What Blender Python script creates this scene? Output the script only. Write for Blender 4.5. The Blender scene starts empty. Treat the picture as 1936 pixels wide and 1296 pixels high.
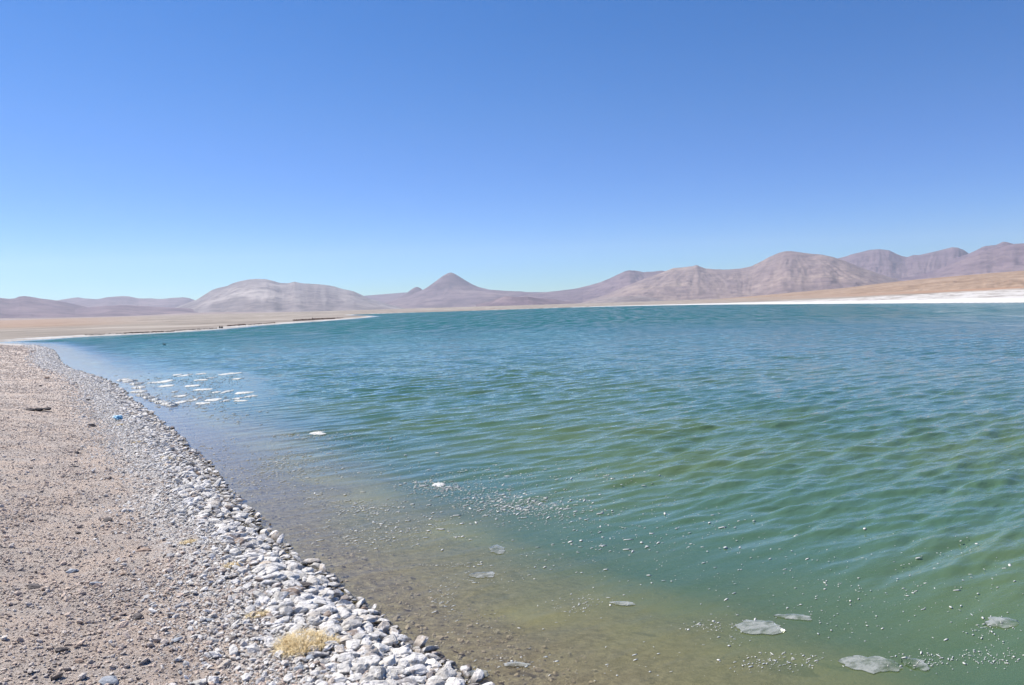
import bpy, bmesh, math, random
import numpy as np
from mathutils import Vector, Matrix, Euler, noise as mnoise

random.seed(7); rng = np.random.default_rng(11)
S = bpy.context.scene
COL = S.collection
PI = math.pi

# ---------------------------------------------------------------- camera, sky, sun, exposure
CAM_H = 3.2
PITCH, ROLL = math.radians(2.64), math.radians(-1.7)
F = 1477.0
cam = bpy.data.objects.new('camera', bpy.data.cameras.new('camera')); COL.objects.link(cam)
cam.data.lens = 36.0 * F / 1936.0; cam.data.sensor_width = 36.0
cam.data.clip_start = 0.1; cam.data.clip_end = 90000
CM = Matrix.Rotation(PI/2 - PITCH, 3, 'X') @ Matrix.Rotation(ROLL, 3, 'Z')
cam.matrix_world = Matrix.Translation((0, 0, CAM_H)) @ CM.to_4x4()
S.camera = cam

SUN_EL, SUN_AZ = math.radians(53), math.radians(-66)      # azimuth measured from +Y, clockwise (negative: to the left)
world = bpy.data.worlds.new('World'); S.world = world; world.use_nodes = True
wn = world.node_tree; wn.nodes.clear()
sky = wn.nodes.new('ShaderNodeTexSky'); sky.sky_type = 'NISHITA'; sky.sun_disc = False
sky.sun_elevation = SUN_EL; sky.sun_rotation = SUN_AZ
sky.altitude = 3000; sky.air_density = 1.5; sky.dust_density = 0.1; sky.ozone_density = 3.0
hs = wn.nodes.new('ShaderNodeHueSaturation'); hs.inputs['Saturation'].default_value = 1.45; hs.inputs['Value'].default_value = 1.0
bg = wn.nodes.new('ShaderNodeBackground'); bg.inputs['Strength'].default_value = 0.096
wo = wn.nodes.new('ShaderNodeOutputWorld')
tc = wn.nodes.new('ShaderNodeTexCoord'); sx = wn.nodes.new('ShaderNodeSeparateXYZ'); ma = wn.nodes.new('ShaderNodeMapRange')
ma.inputs['From Min'].default_value = 0; ma.inputs['From Max'].default_value = .5
tint = wn.nodes.new('ShaderNodeValToRGB'); el = tint.color_ramp.elements; tint.color_ramp.interpolation = 'B_SPLINE'
while len(el) < 5: el.new(.5)
for e, (p_, c_) in zip(el, [(0, (.50, .74, 1.0)), (.10, (.35, .61, 1.0)), (.26, (.28, .50, .91)), (.46, (.53, .60, .81)), (.82, (.605, .625, .785))]):
    e.position = p_; e.color = (*c_, 1)
mul = wn.nodes.new('ShaderNodeMix'); mul.data_type = 'RGBA'; mul.blend_type = 'MULTIPLY'; mul.inputs[0].default_value = 1
wn.links.new(tc.outputs['Generated'], sx.inputs[0]); wn.links.new(sx.outputs[2], ma.inputs['Value']); wn.links.new(ma.outputs[0], tint.inputs[0])
wn.links.new(sky.outputs[0], hs.inputs['Color']); wn.links.new(hs.outputs[0], mul.inputs[6]); wn.links.new(tint.outputs[0], mul.inputs[7])
wn.links.new(mul.outputs[2], bg.inputs['Color']); wn.links.new(bg.outputs[0], wo.inputs['Surface'])

sun = bpy.data.objects.new('sun', bpy.data.lights.new('sun', 'SUN')); COL.objects.link(sun)
sun.data.energy = 5.0; sun.data.angle = math.radians(0.5); sun.data.color = (1.0, 0.93, 0.84)
sd = Vector((math.sin(SUN_AZ)*math.cos(SUN_EL), math.cos(SUN_AZ)*math.cos(SUN_EL), math.sin(SUN_EL)))
sun.rotation_euler = sd.to_track_quat('Z', 'Y').to_euler()
sun.location = (0, 0, 60)
vs = S.view_settings; vs.view_transform = 'Standard'; vs.look = 'None'; vs.gamma = 1.0; vs.exposure = 0.62
S.cycles.max_bounces = 7; S.cycles.transparent_max_bounces = 8; S.cycles.volume_bounces = 1
S.cycles.use_denoising = True

# ---------------------------------------------------------------- placement helpers (photo pixels, 1936 wide)
def ray(px, py):
    return CM @ Vector(((px - 968.0)/F, -(py - 648.0)/F, -1.0))
def P(px, py, z=0.0):
    d = ray(px, py); t = (z - CAM_H)/d.z
    return Vector((d.x*t, d.y*t, z))
def azel(px, py):
    d = ray(px, py); return math.atan2(d.x, d.y), d.z/math.hypot(d.x, d.y)
CMI = np.array(CM.inverted())
def project(p):
    """world points (n,3) -> pixels and depth"""
    q = (np.asarray(p) - np.array([0, 0, CAM_H])) @ CMI.T
    d = -q[:, 2]
    return 968 + F*q[:, 0]/d, 648 - F*q[:, 1]/d, d

# ---------------------------------------------------------------- noise (numpy value noise)
def _hash(ix, iy, seed):
    h = (ix.astype(np.int64)*374761393 + iy.astype(np.int64)*668265263 + seed*982451653) & 0xffffffff
    h = ((h ^ (h >> 13))*1274126177) & 0xffffffff
    return ((h ^ (h >> 16)) & 0xffff)/65535.0
def vnoise(x, y, seed=0):
    x = np.asarray(x, float); y = np.asarray(y, float)
    ix, iy = np.floor(x), np.floor(y); fx, fy = x-ix, y-iy
    fx = fx*fx*fx*(fx*(fx*6-15)+10); fy = fy*fy*fy*(fy*(fy*6-15)+10)
    a, b = _hash(ix, iy, seed), _hash(ix+1, iy, seed)
    c, d = _hash(ix, iy+1, seed), _hash(ix+1, iy+1, seed)
    return (a*(1-fx)+b*fx)*(1-fy)+(c*(1-fx)+d*fx)*fy
def fbm(x, y, seed=0, octv=4, gain=.5):
    s = 0; a = 1; t = 0
    for o in range(octv):
        s = s+a*(vnoise(x*2**o+17.3*o, y*2**o-9.1*o, seed+o)*2-1); t += a; a *= gain
    return s/t
def sstep(a, b, x):
    t = np.clip((np.asarray(x, float)-a)/(b-a), 0, 1); return t*t*(3-2*t)

# ---------------------------------------------------------------- object helpers
def tag(o, label=None, cat=None, group=None, kind=None):
    if label: o['label'] = label
    if cat: o['category'] = cat
    if group: o['group'] = group
    if kind: o['kind'] = kind
    return o
def mesh_np(name, verts, faces, mat=None, smooth=True, attrs=None):
    """faces: (n,3) or (n,4) int array"""
    me = bpy.data.meshes.new(name)
    verts = np.ascontiguousarray(verts, np.float32); faces = np.ascontiguousarray(faces, np.int32)
    n, k = faces.shape
    me.vertices.add(len(verts)); me.vertices.foreach_set('co', verts.ravel())
    me.loops.add(n*k); me.loops.foreach_set('vertex_index', faces.ravel())
    me.polygons.add(n); me.polygons.foreach_set('loop_start', np.arange(n, dtype=np.int32)*k)
    me.polygons.foreach_set('loop_total', np.full(n, k, np.int32))
    me.polygons.foreach_set('use_smooth', np.full(n, smooth, bool))
    me.update(calc_edges=True)
    for an, av in (attrs or {}).items():
        a = me.attributes.new(an, 'FLOAT', 'POINT'); a.data.foreach_set('value', np.ascontiguousarray(av, np.float32))
    if mat: me.materials.append(mat)
    return me
def link(name, me, parent=None):
    o = bpy.data.objects.new(name, me); COL.objects.link(o)
    if parent: o.parent = parent
    return o
def grid_faces(nr, nc, close=False):
    i = np.arange(nr-1)[:, None]*nc; j = np.arange(nc-1)[None, :]
    a = (i+j).ravel(); f = np.stack([a, a+1, a+1+nc, a+nc], 1)
    return f

class NT:
    """small node-tree builder"""
    def __init__(s, name):
        s.m = bpy.data.materials.new(name); s.m.use_nodes = True
        s.t = s.m.node_tree; s.t.nodes.clear(); s.out = s.t.nodes.new('ShaderNodeOutputMaterial')
    def n(s, typ, ins=None, **kw):
        nd = s.t.nodes.new('ShaderNode'+typ)
        for k, v in kw.items(): setattr(nd, k, v)
        for k, v in (ins or {}).items():
            if isinstance(v, bpy.types.NodeSocket): s.t.links.new(v, nd.inputs[k])
            elif isinstance(v, bpy.types.Node): s.t.links.new(v.outputs[0], nd.inputs[k])
            else: nd.inputs[k].default_value = v
        return nd
    def pos(s, scale=(1, 1, 1), rot=0, obj=False):
        src = s.n('TexCoord').outputs['Object'] if obj else s.n('NewGeometry').outputs['Position']
        r = s.n('VectorRotate', {'Vector': src, 'Angle': rot}, rotation_type='Z_AXIS')
        return s.n('VectorMath', {0: r, 1: scale}, operation='MULTIPLY')
    def noise(s, vec, scale, detail=4, rough=.55, dist=0):
        return s.n('TexNoise', {'Vector': vec, 'Scale': scale, 'Detail': detail, 'Roughness': rough, 'Distortion': dist})
    def attr(s, name): return s.n('Attribute', attribute_name=name).outputs['Fac']
    def mr(s, v, a, b, c=0., d=1., smooth=False):
        return s.n('MapRange', {'Value': v, 'From Min': a, 'From Max': b, 'To Min': c, 'To Max': d}, interpolation_type='SMOOTHSTEP' if smooth else 'LINEAR')
    def math(s, op, a, b=0., clamp=False):
        return s.n('Math', {0: a, 1: b}, operation=op, use_clamp=clamp)
    def mix(s, f, a, b, blend='MIX'):
        nd = s.t.nodes.new('ShaderNodeMix'); nd.data_type = 'RGBA'; nd.blend_type = blend
        for k, v in ((0, f), (6, a), (7, b)):
            if isinstance(v, bpy.types.Node): v = v.outputs[2] if v.bl_idname == 'ShaderNodeMix' else v.outputs[0]
            if isinstance(v, bpy.types.NodeSocket): s.t.links.new(v, nd.inputs[k])
            else: nd.inputs[k].default_value = (*v, 1) if isinstance(v, tuple) and len(v) == 3 else v
        return nd.outputs[2]
    def ramp(s, f, stops, interp='LINEAR'):
        r = s.n('ValToRGB', {'Fac': f}); r.color_ramp.interpolation = interp
        el = r.color_ramp.elements
        while len(el) < len(stops): el.new(0.5)
        for e, (p, c) in zip(el, stops): e.position = p; e.color = (*c, 1)
        return r.outputs[0]
    def bsdf(s, color, rough=.9, normal=None, **kw):
        ins = {'Base Color': color if not isinstance(color, tuple) else (*color, 1), 'Roughness': rough}
        if normal is not None: ins['Normal'] = normal
        ins.update({k.replace('_', ' '): v for k, v in kw.items()})
        b = s.n('BsdfPrincipled', ins); s.t.links.new(b.outputs[0], s.out.inputs['Surface']); return b
    def bump(s, h, dist, strength=1.0, normal=None):
        ins = {'Height': h, 'Distance': dist, 'Strength': strength}
        if normal is not None: ins['Normal'] = normal
        return s.n('Bump', ins)

# ---------------------------------------------------------------- the lake outline (photo pixels on the water plane -> world)
near_px = [(860,1296),(800,1258),(740,1222),(690,1182),(650,1150),(610,1112),(560,1066),(500,1022),(455,984),(428,945),
           (395,900),(366,872),(335,838),(302,806),(272,780),(250,765),(228,742),(214,728),(185,716),(150,704),(122,695),
           (107,686),(104,672),(98,662),(78,656),(50,652),(20,650)]
spit_px = [(-40,649),(0,646.5),(40,644),(100,640),(160,636.5),(230,633.5),(300,630),(360,626.5),(400,623.5),(425,621.5),(440,620.5),(455,618),(500,614.5),
           (545,611.5),(600,608),(640,605),(670,602.5),(695,600),(712,599)]
far_px = [(690,597.2),(665,597),(655,596),(672,595),(700,594.2),(740,592.6),(820,590),(890,588),(960,585.6),(1060,582.2),(1130,580.2),(1200,578.6),
          (1320,576.4),(1420,575.4),(1500,575),(1600,574.3),(1700,573.6),(1820,572.8),(1936,572),(2200,570)]
near = [P(*p) for p in near_px]; spit = [P(*p) for p in spit_px]; far = [P(*p) for p in far_px]
poly = [(1.6, 2.6), (3.4, -.6), (7, -7), (20, -25), (60, -60), (140, -60), (220, 40)][::-1]
poly = [(p.x, p.y) for p in near+spit+far] + poly
poly = np.array(poly)
# chamfer corners a little by adding points
def densify(pl, n=2):
    q = []
    for i in range(len(pl)):
        a, b = pl[i], pl[(i+1) % len(pl)]
        for k in range(n): q.append(a+(b-a)*k/n)
    q = np.array(q)
    q2 = .25*np.roll(q, 1, 0)+.5*q+.25*np.roll(q, -1, 0)
    return q2
POLY = densify(poly)
def sdist(x, y):
    """signed distance to the shore: + on land, - on water"""
    x = np.asarray(x, float).ravel(); y = np.asarray(y, float).ravel()
    out = np.empty(len(x)); A = POLY; B = np.roll(POLY, -1, 0); D = B-A; L2 = (D**2).sum(1)
    for s in range(0, len(x), 20000):
        px = x[s:s+20000, None]; py = y[s:s+20000, None]
        t = np.clip(((px-A[:, 0])*D[:, 0]+(py-A[:, 1])*D[:, 1])/L2, 0, 1)
        dd = ((px-A[:, 0]-t*D[:, 0])**2+(py-A[:, 1]-t*D[:, 1])**2).min(1)
        c = (A[:, 1] > py) != (B[:, 1] > py)
        dy = np.where(D[:, 1] == 0, 1e-9, D[:, 1])
        ins = (c & (px < D[:, 0]*(py-A[:, 1])/dy+A[:, 0])).sum(1) % 2 == 1
        out[s:s+20000] = np.where(ins, -1, 1)*np.sqrt(dd)
    return out

def near_w(x, y):
    """1 on our own beach, 0 on the far shores"""
    return 1-sstep(108, 124, np.hypot(x, y))
def right_w(x, y):
    return sstep(0.12, 0.62, np.arctan2(x, y))*sstep(80, 150, np.hypot(x, y))
def shore_s(x, y):
    s = sdist(x, y); r = np.hypot(x, y)
    wob = fbm(x*1.3, y*1.3, 3, 3)*.16*near_w(x, y)
    wob2 = fbm(x*.05, y*.05, 5, 3)*2.5*sstep(120, 300, r)*right_w(x, y)
    return s+wob+wob2
def ground_z(x, y, s=None):
    if s is None: s = shore_s(x, y)
    nw = near_w(x, y); rw = right_w(x, y)
    sp = np.maximum(s, 0); d = np.maximum(-s, 0)
    zn = .24*(1-np.exp(-sp/.5)) + .05*np.exp(-((sp-.75)/.3)**2) - .03*np.exp(-((sp-1.5)/.35)**2) + .40*sstep(1.6, 6.5, sp) + .004*sp
    zn = zn + fbm(x*.9, y*.9, 21, 4)*.05*sstep(.3, 2, sp) + fbm(x*.16, y*.16, 22, 3)*.12*sstep(2, 9, sp)
    zf = .35*(1-np.exp(-sp/3.)) + .0042*sp*(1-rw) + fbm(x*.03, y*.03, 25, 4)*.35*sstep(8, 60, sp)*(1-rw)
    zf = zf + rw*(.047*np.minimum(sp, 95)+.02*np.maximum(sp-95, 0)) + rw*fbm(x*.05, y*.05, 27, 4)*.5*sstep(5, 40, sp)
    zl = zn*nw + zf*(1-nw)
    dn = d + (fbm(x*.22, y*.22, 31, 3)*.9)*sstep(.4, 2.0, d)
    zb = -(.120*np.clip(dn, 0, 3.0) + .20*np.clip(dn-3.0, 0, 4) + .1*np.clip(dn-7., 0, 30))
    zb = zb + fbm(x*2.5, y*2.5, 33, 3)*.02*sstep(.2, 1.2, d)
    return np.where(s > 0, zl, zb)

# ---------------------------------------------------------------- materials of the ground
def mat_ground():
    t = NT('ground_material')
    p = t.pos(); s = t.attr('shore'); salt = t.attr('salt'); nearw = t.attr('near'); z = t.n('SeparateXYZ', {0: t.n('NewGeometry').outputs['Position']}).outputs[2]
    big = t.noise(p, .25, 4, .6); mid = t.noise(p, 2.2, 5, .6); fine = t.noise(p, 34, 6, .75)
    grav = t.ramp(t.noise(p, .9, 4, .6), [(.32, (.54, .46, .39)), (.46, (.62, .525, .435)), (.56, (.72, .555, .42)), (.68, (.64, .56, .48))])
    grav = t.mix(t.mr(mid, .52, .68, 0, .6), grav, (.26, .215, .185))
    grav = t.mix(t.mr(fine, .35, .68), grav, (.56, .51, .47), 'MIX')
    grav = t.mix(t.mr(fine, .47, .36), grav, (.17, .145, .13), 'MIX')
    # far plain: paler, streaky
    pl = t.pos((.006, .03, 1)); st = t.noise(pl, 1.0, 6, .6); st2 = t.noise(t.pos((.10, .014, 1)), 1.0, 6, .7)
    plain = t.ramp(st, [(.35, (.23, .205, .175)), (.52, (.30, .265, .225)), (.66, (.38, .34, .295))])
    plain = t.mix(t.mr(st2, .46, .66, 0, .9), plain, (.17, .145, .12))
    rust = t.noise(t.pos((.0016, .006, 1)), 1.0, 4, .5)
    plain = t.mix(t.mr(t.attr('rust'), 0, 1), plain, (.33, .21, .14))
    base = t.mix(nearw, plain, grav)
    saltn = t.noise(t.pos((.12, .03, 1), .5), 1.0, 6, .7)
    sfac = t.math('MULTIPLY', salt, t.math('MAXIMUM', t.mr(saltn, .28, .5), t.math('MULTIPLY', t.mr(s, 26, 12), t.attr('brine'))), True)
    base = t.mix(sfac, base, t.ramp(t.noise(t.pos((.12, .04, 1), .5), 1.0, 6, .75), [(.38, (.27, .25, .23)), (.47, (.46, .445, .42)), (.6, (.54, .53, .51))]))
    base = t.mix(t.math('MULTIPLY', t.math('MULTIPLY', salt, t.attr('brine')), t.mr(s, 24, 10), True), base, (.62, .61, .59))
    # crust of pale salt between the shore stones
    crust = t.mr(t.math('ABSOLUTE', t.math('SUBTRACT', s, .75)), 1.0, .3, 0, 1, True)
    cf = t.math('MULTIPLY', t.math('MULTIPLY', crust, nearw), t.mr(t.noise(p, 5, 5, .6), .38, .55), True)
    base = t.mix(cf, base, (.68, .665, .64))
    # lake bed
    bedn = t.noise(t.pos(), 9, 6, .7); bedb = t.noise(t.pos(), .55, 3, .5)
    bed = t.ramp(bedn, [(.34, (.20, .165, .12)), (.5, (.36, .305, .225)), (.64, (.52, .45, .33))])
    bed = t.mix(t.math('MULTIPLY', t.mr(bedb, .46, .60), t.mr(z, -.10, -.24)), bed, (.58, .52, .28))
    under = t.mr(z, .045, -.01)
    base = t.mix(under, base, bed)
    b1 = t.bump(fine, .04, 1.0); b2 = t.bump(t.noise(p, 7, 6, .75), .09, 1.0, b1)
    t.bsdf(base, .93, b2, Specular_IOR_Level=.25)
    return t.m

# ---------------------------------------------------------------- ground sheet: polar grid round the camera, out to the horizon
fine_az = np.arange(-44, 44.01, .1); coarse = np.arange(47, 313.1, 3.0)
az = np.radians(np.concatenate([fine_az, coarse, [316.0]]))
rr = np.concatenate([[.05, .5, 1.2, 2.0], np.exp(np.arange(math.log(2.6), math.log(60000), .0125))])
AZ, RR = np.meshgrid(az, rr); gx = (RR*np.sin(AZ)).ravel(); gy = (RR*np.cos(AZ)).ravel()
gs = shore_s(gx, gy); gz = ground_z(gx, gy, gs)
g_az = np.arctan2(gx, gy); g_r = np.hypot(gx, gy)
# far plain flattens; never hide the mountains
cap = 6.0 + 0.0*g_r
gz = np.where((gs > 0) & (g_r > 400), np.minimum(gz, cap + (gz-cap)*.15), gz)
salt = np.where(gs > 0, 1-sstep(.72, 1.0, gs/(3+ 85*right_w(gx, gy)+14*sstep(.0, .2, g_az)*sstep(300, 500, g_r) + fbm(gx*.02, gy*.02, 44, 3)*12*right_w(gx, gy)+.5)), 0)
salt = salt*(1-near_w(gx, gy))
rust = np.clip(sstep(260, 420, g_r)*sstep(-.40, -.55, g_az)*.55 + right_w(gx, gy)*sstep(70, 110, gs), 0, 1)
nr, nc = len(rr), len(az)
f = grid_faces(nr, nc)
seam = np.arange(nr-1)*nc
f = np.concatenate([f, np.stack([seam+nc-1, seam, seam+nc, seam+2*nc-1], 1)])
ground = link('ground', mesh_np('ground', np.stack([gx, gy, gz], 1), f, mat_ground(), True,
              {'shore': np.clip(gs, -50, 400), 'salt': salt, 'near': near_w(gx, gy), 'rust': rust, 'brine': sstep(0.0, .12, g_az)}))
tag(ground, kind='structure')

# ---------------------------------------------------------------- the water: modelled waves, finer ripples as relief
CALM = [(P(270,712), P(445,765), 1.0)]
calm_poly = np.array([(p.x, p.y) for p in [P(*q) for q in [(232,716),(300,706),(380,702),(440,706),(452,725),(468,748),(440,760),(380,765),(330,768),(285,752),(250,735)]]])
def in_poly_soft(x, y, pl, soft):
    A = pl; B = np.roll(pl, -1, 0); D = B-A; L2 = (D**2).sum(1); out = np.empty(len(x))
    for s in range(0, len(x), 50000):
        px = x[s:s+50000, None]; py = y[s:s+50000, None]
        t = np.clip(((px-A[:, 0])*D[:, 0]+(py-A[:, 1])*D[:, 1])/L2, 0, 1)
        dd = np.sqrt(((px-A[:, 0]-t*D[:, 0])**2+(py-A[:, 1]-t*D[:, 1])**2).min(1))
        c = (A[:, 1] > py) != (B[:, 1] > py); dy = np.where(D[:, 1] == 0, 1e-9, D[:, 1])
        ins = (c & (px < D[:, 0]*(py-A[:, 1])/dy+A[:, 0])).sum(1) % 2 == 1
        out[s:s+50000] = np.where(ins, 0, dd)
    return 1-sstep(0, soft, out)
CREST = math.radians(36)
def wave_strength(x, y, s):
    d = np.maximum(-s, 0); r = np.hypot(x, y)
    lo = 4.2-3.0*sstep(8, 17, r)
    w = .05+.95*sstep(0, 1, (d*(1+.25*fbm(x*.2, y*.2, 51, 2))-lo)/(6.5+0*r))
    left = sstep(-.28, -.55, np.arctan2(x, y))*(1-sstep(70, 110, r))
    w = w*(1-.3*left*(1-sstep(6, 30, d)))
    w = w*(.78+.45*fbm(x*.06, y*.06, 52, 3))
    w = w*(1-.94*in_poly_soft(x, y, calm_poly, 2.5))
    return np.clip(w, .01, 1.3)
waz = np.radians(np.concatenate([np.arange(-62, -38.5, 1.), np.arange(-38, 38.01, .09), np.arange(38.5, 76, .5)])); wr = np.exp(np.arange(math.log(3.2), math.log(150), .0042))
wr = np.concatenate([wr, np.exp(np.arange(math.log(wr[-1])+.01, math.log(2500), .02))])
A2, R2 = np.meshgrid(waz, wr); wx = (R2*np.sin(A2)).ravel(); wy = (R2*np.cos(A2)).ravel()
ws = shore_s(wx, wy); wstr = wave_strength(wx, wy, ws); wrr = np.hypot(wx, wy)
cell = np.where(wrr < 150, wrr*.0042, wrr*.02)
wz = np.zeros_like(wx)
for k in range(84):
    lam = math.exp(rng.uniform(math.log(.18), math.log(1.3)))
    spread = .13 if lam > 1 else .26
    th = CREST-PI/2+rng.normal(0, spread)
    kk = 2*PI/lam; slope = .038 if lam > .7 else .047
    amp = slope/kk*np.clip(lam/(3.2*cell)-.6, 0, 1)
    ph = rng.uniform(0, 2*PI)
    arg = kk*(wx*math.cos(th)+wy*math.sin(th))+ph
    wz += amp*(np.sin(arg)+.22*np.sin(2*arg+1.2))
wz *= wstr
wf = grid_faces(len(wr), len(waz))
keep = (ws[wf] < 2.5+.02*wrr[wf]).any(1); wf = wf[keep]
used = np.unique(wf); remap = np.full(len(wx), -1); remap[used] = np.arange(len(used)); wf = remap[wf]
def mat_water():
    t = NT('water_material')
    st = t.attr('strength'); dep = t.attr('depth'); dist = t.attr('range')
    cr = -CREST
    def rip(sx, sc, det): return t.noise(t.pos((sx*.7, 1, 1), cr), sc, det, .55, .2)
    n1 = rip(.45, 9.0, 3); n2 = rip(.38, 2.4, 4); n3 = rip(.35, .55, 5); n4 = rip(.3, .12, 5)
    h = t.math('MULTIPLY', n1, .020)
    h = t.math('ADD', h, t.math('MULTIPLY', n2, t.mr(dist, 8, 40, .035, .12)))
    h = t.math('ADD', h, t.math('MULTIPLY', n3, t.mr(dist, 25, 110, .01, .30)))
    h = t.math('ADD', h, t.math('MULTIPLY', n4, t.mr(dist, 80, 400, .0, 2.2)))
    bmp = t.bump(t.math('MULTIPLY', h, t.mr(st, 0, 1, .12, 1.0)), 1.0, 1.0)
    # beyond the modelled waves: facets too small to see, each sample of the surface tilted its own way
    wn_ = t.n('TexWhiteNoise', {'Vector': t.pos((31, 17, 1))}, noise_dimensions='3D')
    gust = t.noise(t.pos((.16, .02, 1)), 1.0, 5, .65); gust2 = t.noise(t.pos((.05, .4, 1), cr), 1.0, 4, .7)
    tl = t.math('MULTIPLY', t.mr(dist, 35, 150, 0.0, .50), t.mr(st, .05, .6))
    off = t.n('VectorMath', {0: wn_.outputs['Color'], 1: (.5, .5, .5)}, operation='SUBTRACT')
    off = t.n('VectorMath', {0: off, 'Scale': tl}, operation='SCALE')
    def band(sx, sy, a0, a1, b0, b1, amp):
        n_ = t.noise(t.pos((sx, sy, 1), .12), 1.0, 3, .6)
        w_ = t.math('MULTIPLY', t.mr(dist, a0, a1), t.mr(dist, b0, b1, 1, 0))
        return t.math('MULTIPLY', t.math('MULTIPLY', t.math('SUBTRACT', n_, .5), w_), amp)
    lean = t.math('ADD', band(1.3, .45, 22, 45, 80, 140, 1.6), band(.5, .085, 70, 130, 240, 380, 2.6))
    lean = t.math('ADD', lean, band(.20, .012, 220, 360, 1e4, 2e4, 3.2))
    lean = t.math('ADD', lean, t.math('MULTIPLY', t.math('SUBTRACT', gust, .5), .25))
    lean = t.math('ADD', lean, .45)
    lean = t.math('MULTIPLY', lean, tl)
    add2 = t.n('VectorMath', {0: t.n('CombineXYZ', {'X': t.math('MULTIPLY', lean, .5), 'Y': t.math('MULTIPLY', lean, -1.0)}), 1: off}, operation='ADD')
    nrm = t.n('VectorMath', {0: t.n('VectorMath', {0: bmp, 1: add2}, operation='ADD')}, operation='NORMALIZE')
    mottled = t.noise(t.pos((.5, 1, 1), cr), .22, 3, .5)
    body = t.mix(t.mr(mottled, .4, .62), (.072, .142, .083), (.104, .158, .062))
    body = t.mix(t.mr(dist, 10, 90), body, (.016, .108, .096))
    body = t.mix(t.mr(dep, .17, .42, 0, 1, True), (.205, .205, .088), body)
    body = t.mix(t.mr(dep, .03, .21, 0, 1, True), (.225, .178, .11), body)
    turb = t.n('BsdfDiffuse', {'Color': body, 'Normal': bmp})
    clear = t.n('BsdfTransparent', {'Color': (.95, .97, .86, 1)})
    ext = t.math('SUBTRACT', 1.0, t.math('POWER', 2.718, t.math('MULTIPLY', dep, -2.6)), True)
    inner = t.n('MixShader', {0: ext, 1: clear, 2: turb})
    gl = t.n('BsdfGlossy', {'Color': (1, 1, 1, 1), 'Roughness': .015, 'Normal': nrm})
    fr = t.n('Fresnel', {'IOR': 1.333, 'Normal': nrm})
    full = t.n('MixShader', {0: fr, 1: inner, 2: gl})
    t.t.links.new(full.outputs[0], t.out.inputs['Surface'])
    return t.m
wdep = np.maximum(-ground_z(wx, wy, ws), 0)
water = link('water', mesh_np('water', np.stack([wx, wy, wz], 1)[used], wf, mat_water(), True,
             {'strength': wstr[used], 'depth': wdep[used], 'range': wrr[used]}))
tag(water, kind='structure')

# ---------------------------------------------------------------- mountains
def mat_rock(name, c1, c2, c3, sc=1.0, gully=1.0):
    t = NT(name)
    p = t.pos((.001*sc, .001*sc, .0035*sc)); a = t.noise(p, 1.3, 6, .6, .4); b = t.noise(p, 6, 7, .62)
    col = t.ramp(a, [(.34, c1), (.52, c2), (.68, c3)])
    col = t.mix(t.mr(b, .44, .60, 0, .7), col, tuple(v*.66 for v in c1))
    hz = t.noise(t.pos((.0022*sc, .0004*sc, .02*sc)), 1.0, 6, .65, .6)
    col = t.mix(t.mr(hz, .56, .72, 0, .32), col, tuple(min(1, v*1.35) for v in c3))
    gx_ = t.attr('gul')
    col = t.mix(t.mr(gx_, .2, .9, 0, .22), col, c3)
    t.bsdf(col, .95, t.bump(b, 60/sc*.5, .5), Specular_IOR_Level=.1)
    return t.m
def interp_sil(pts, step=2.0):
    xs = np.array([p[0] for p in pts], float); ys = np.array([p[1] for p in pts], float)
    q = np.arange(xs[0], xs[-1]+.1, step)
    y = np.interp(q, xs, ys)
    k = np.array([0, 1, 3, 1, 0.])/5; yp = np.pad(y, 2, mode='edge')
    y = np.convolve(yp, k, 'valid')
    return q, y
def ridge(name, pts, D, W, mat, peaks=(), base=-8.0, power=1.35, gul=.16, freq=60, seed=1, D2=None, back=.8, rough=.35):
    """a range whose crest follows the outline at distance D (to D2 at its other end); W is the depth of its front slope"""
    q, y = interp_sil(pts)
    y = y + fbm(q*.12, q*0, seed+70, 3)*rough
    ae = [azel(a, b) for a, b in zip(q, y)]
    A = np.array([a for a, e in ae]); E = np.array([e for a, e in ae])
    Dr = np.linspace(D, D2 or D, len(q))
    Dr = Dr*(1+.05*fbm(q*.01, q*0+3, seed, 3))
    H = CAM_H+E*Dr
    H = np.maximum(H, base+1)
    nt = 70; tf = np.linspace(0, 1, nt); tb = np.linspace(0, 1, 24)[1:]
    rows, cols, gl = [], [], []
    V = []; G = []
    pk = np.array([azel(x_, 520)[0] for x_ in (peaks or (q[int(np.argmin(y))],))])
    wgt = np.exp(-((A[:, None]-pk[None])/.035)**2)+1e-9; AP = (wgt*pk).sum(1)/wgt.sum(1)
    for t in tf:
        r = Dr-np.minimum(W, Dr*.8)*(1-t)
        pf = t**power*(1.0)
        # spurs and gullies running down the slope, none at the crest itself
        wob = (AP*3+(A-AP)/(.30+.9*(1-t)))*freq*1.5 + .35*fbm(A*40, A*0+t*4, seed+9, 3)*1.4
        n = 1-np.abs(fbm(wob, A*0+t*.5, seed+5, 4))*2
        env = (t*(1-t)*4)**.8
        z = base+(H-base)*np.clip(pf*(1-gul*.16*env*(1-n)*np.clip(.55+.9*fbm(A*30, A*0+t*3, seed+33, 3), .1, 1.3)), 0, 1)
        z = z+(H-base)*.03*env*fbm(A*freq*3, t*9+A*0, seed+15, 3)
        V.append(np.stack([r*np.sin(A), r*np.cos(A), z], 1)); G.append((1-n)*env)
    for t in tb:
        r = Dr+W*back*t; z = base+(H-base)*(1-t)**1.3
        V.append(np.stack([r*np.sin(A), r*np.cos(A), z], 1)); G.append(A*0)
    V = np.concatenate(V); G = np.concatenate(G)
    o = link(name, mesh_np(name, V, grid_faces(nt+len(tb), len(q)), mat, True, {'gul': G}))
    return tag(o, kind='structure')
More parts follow.
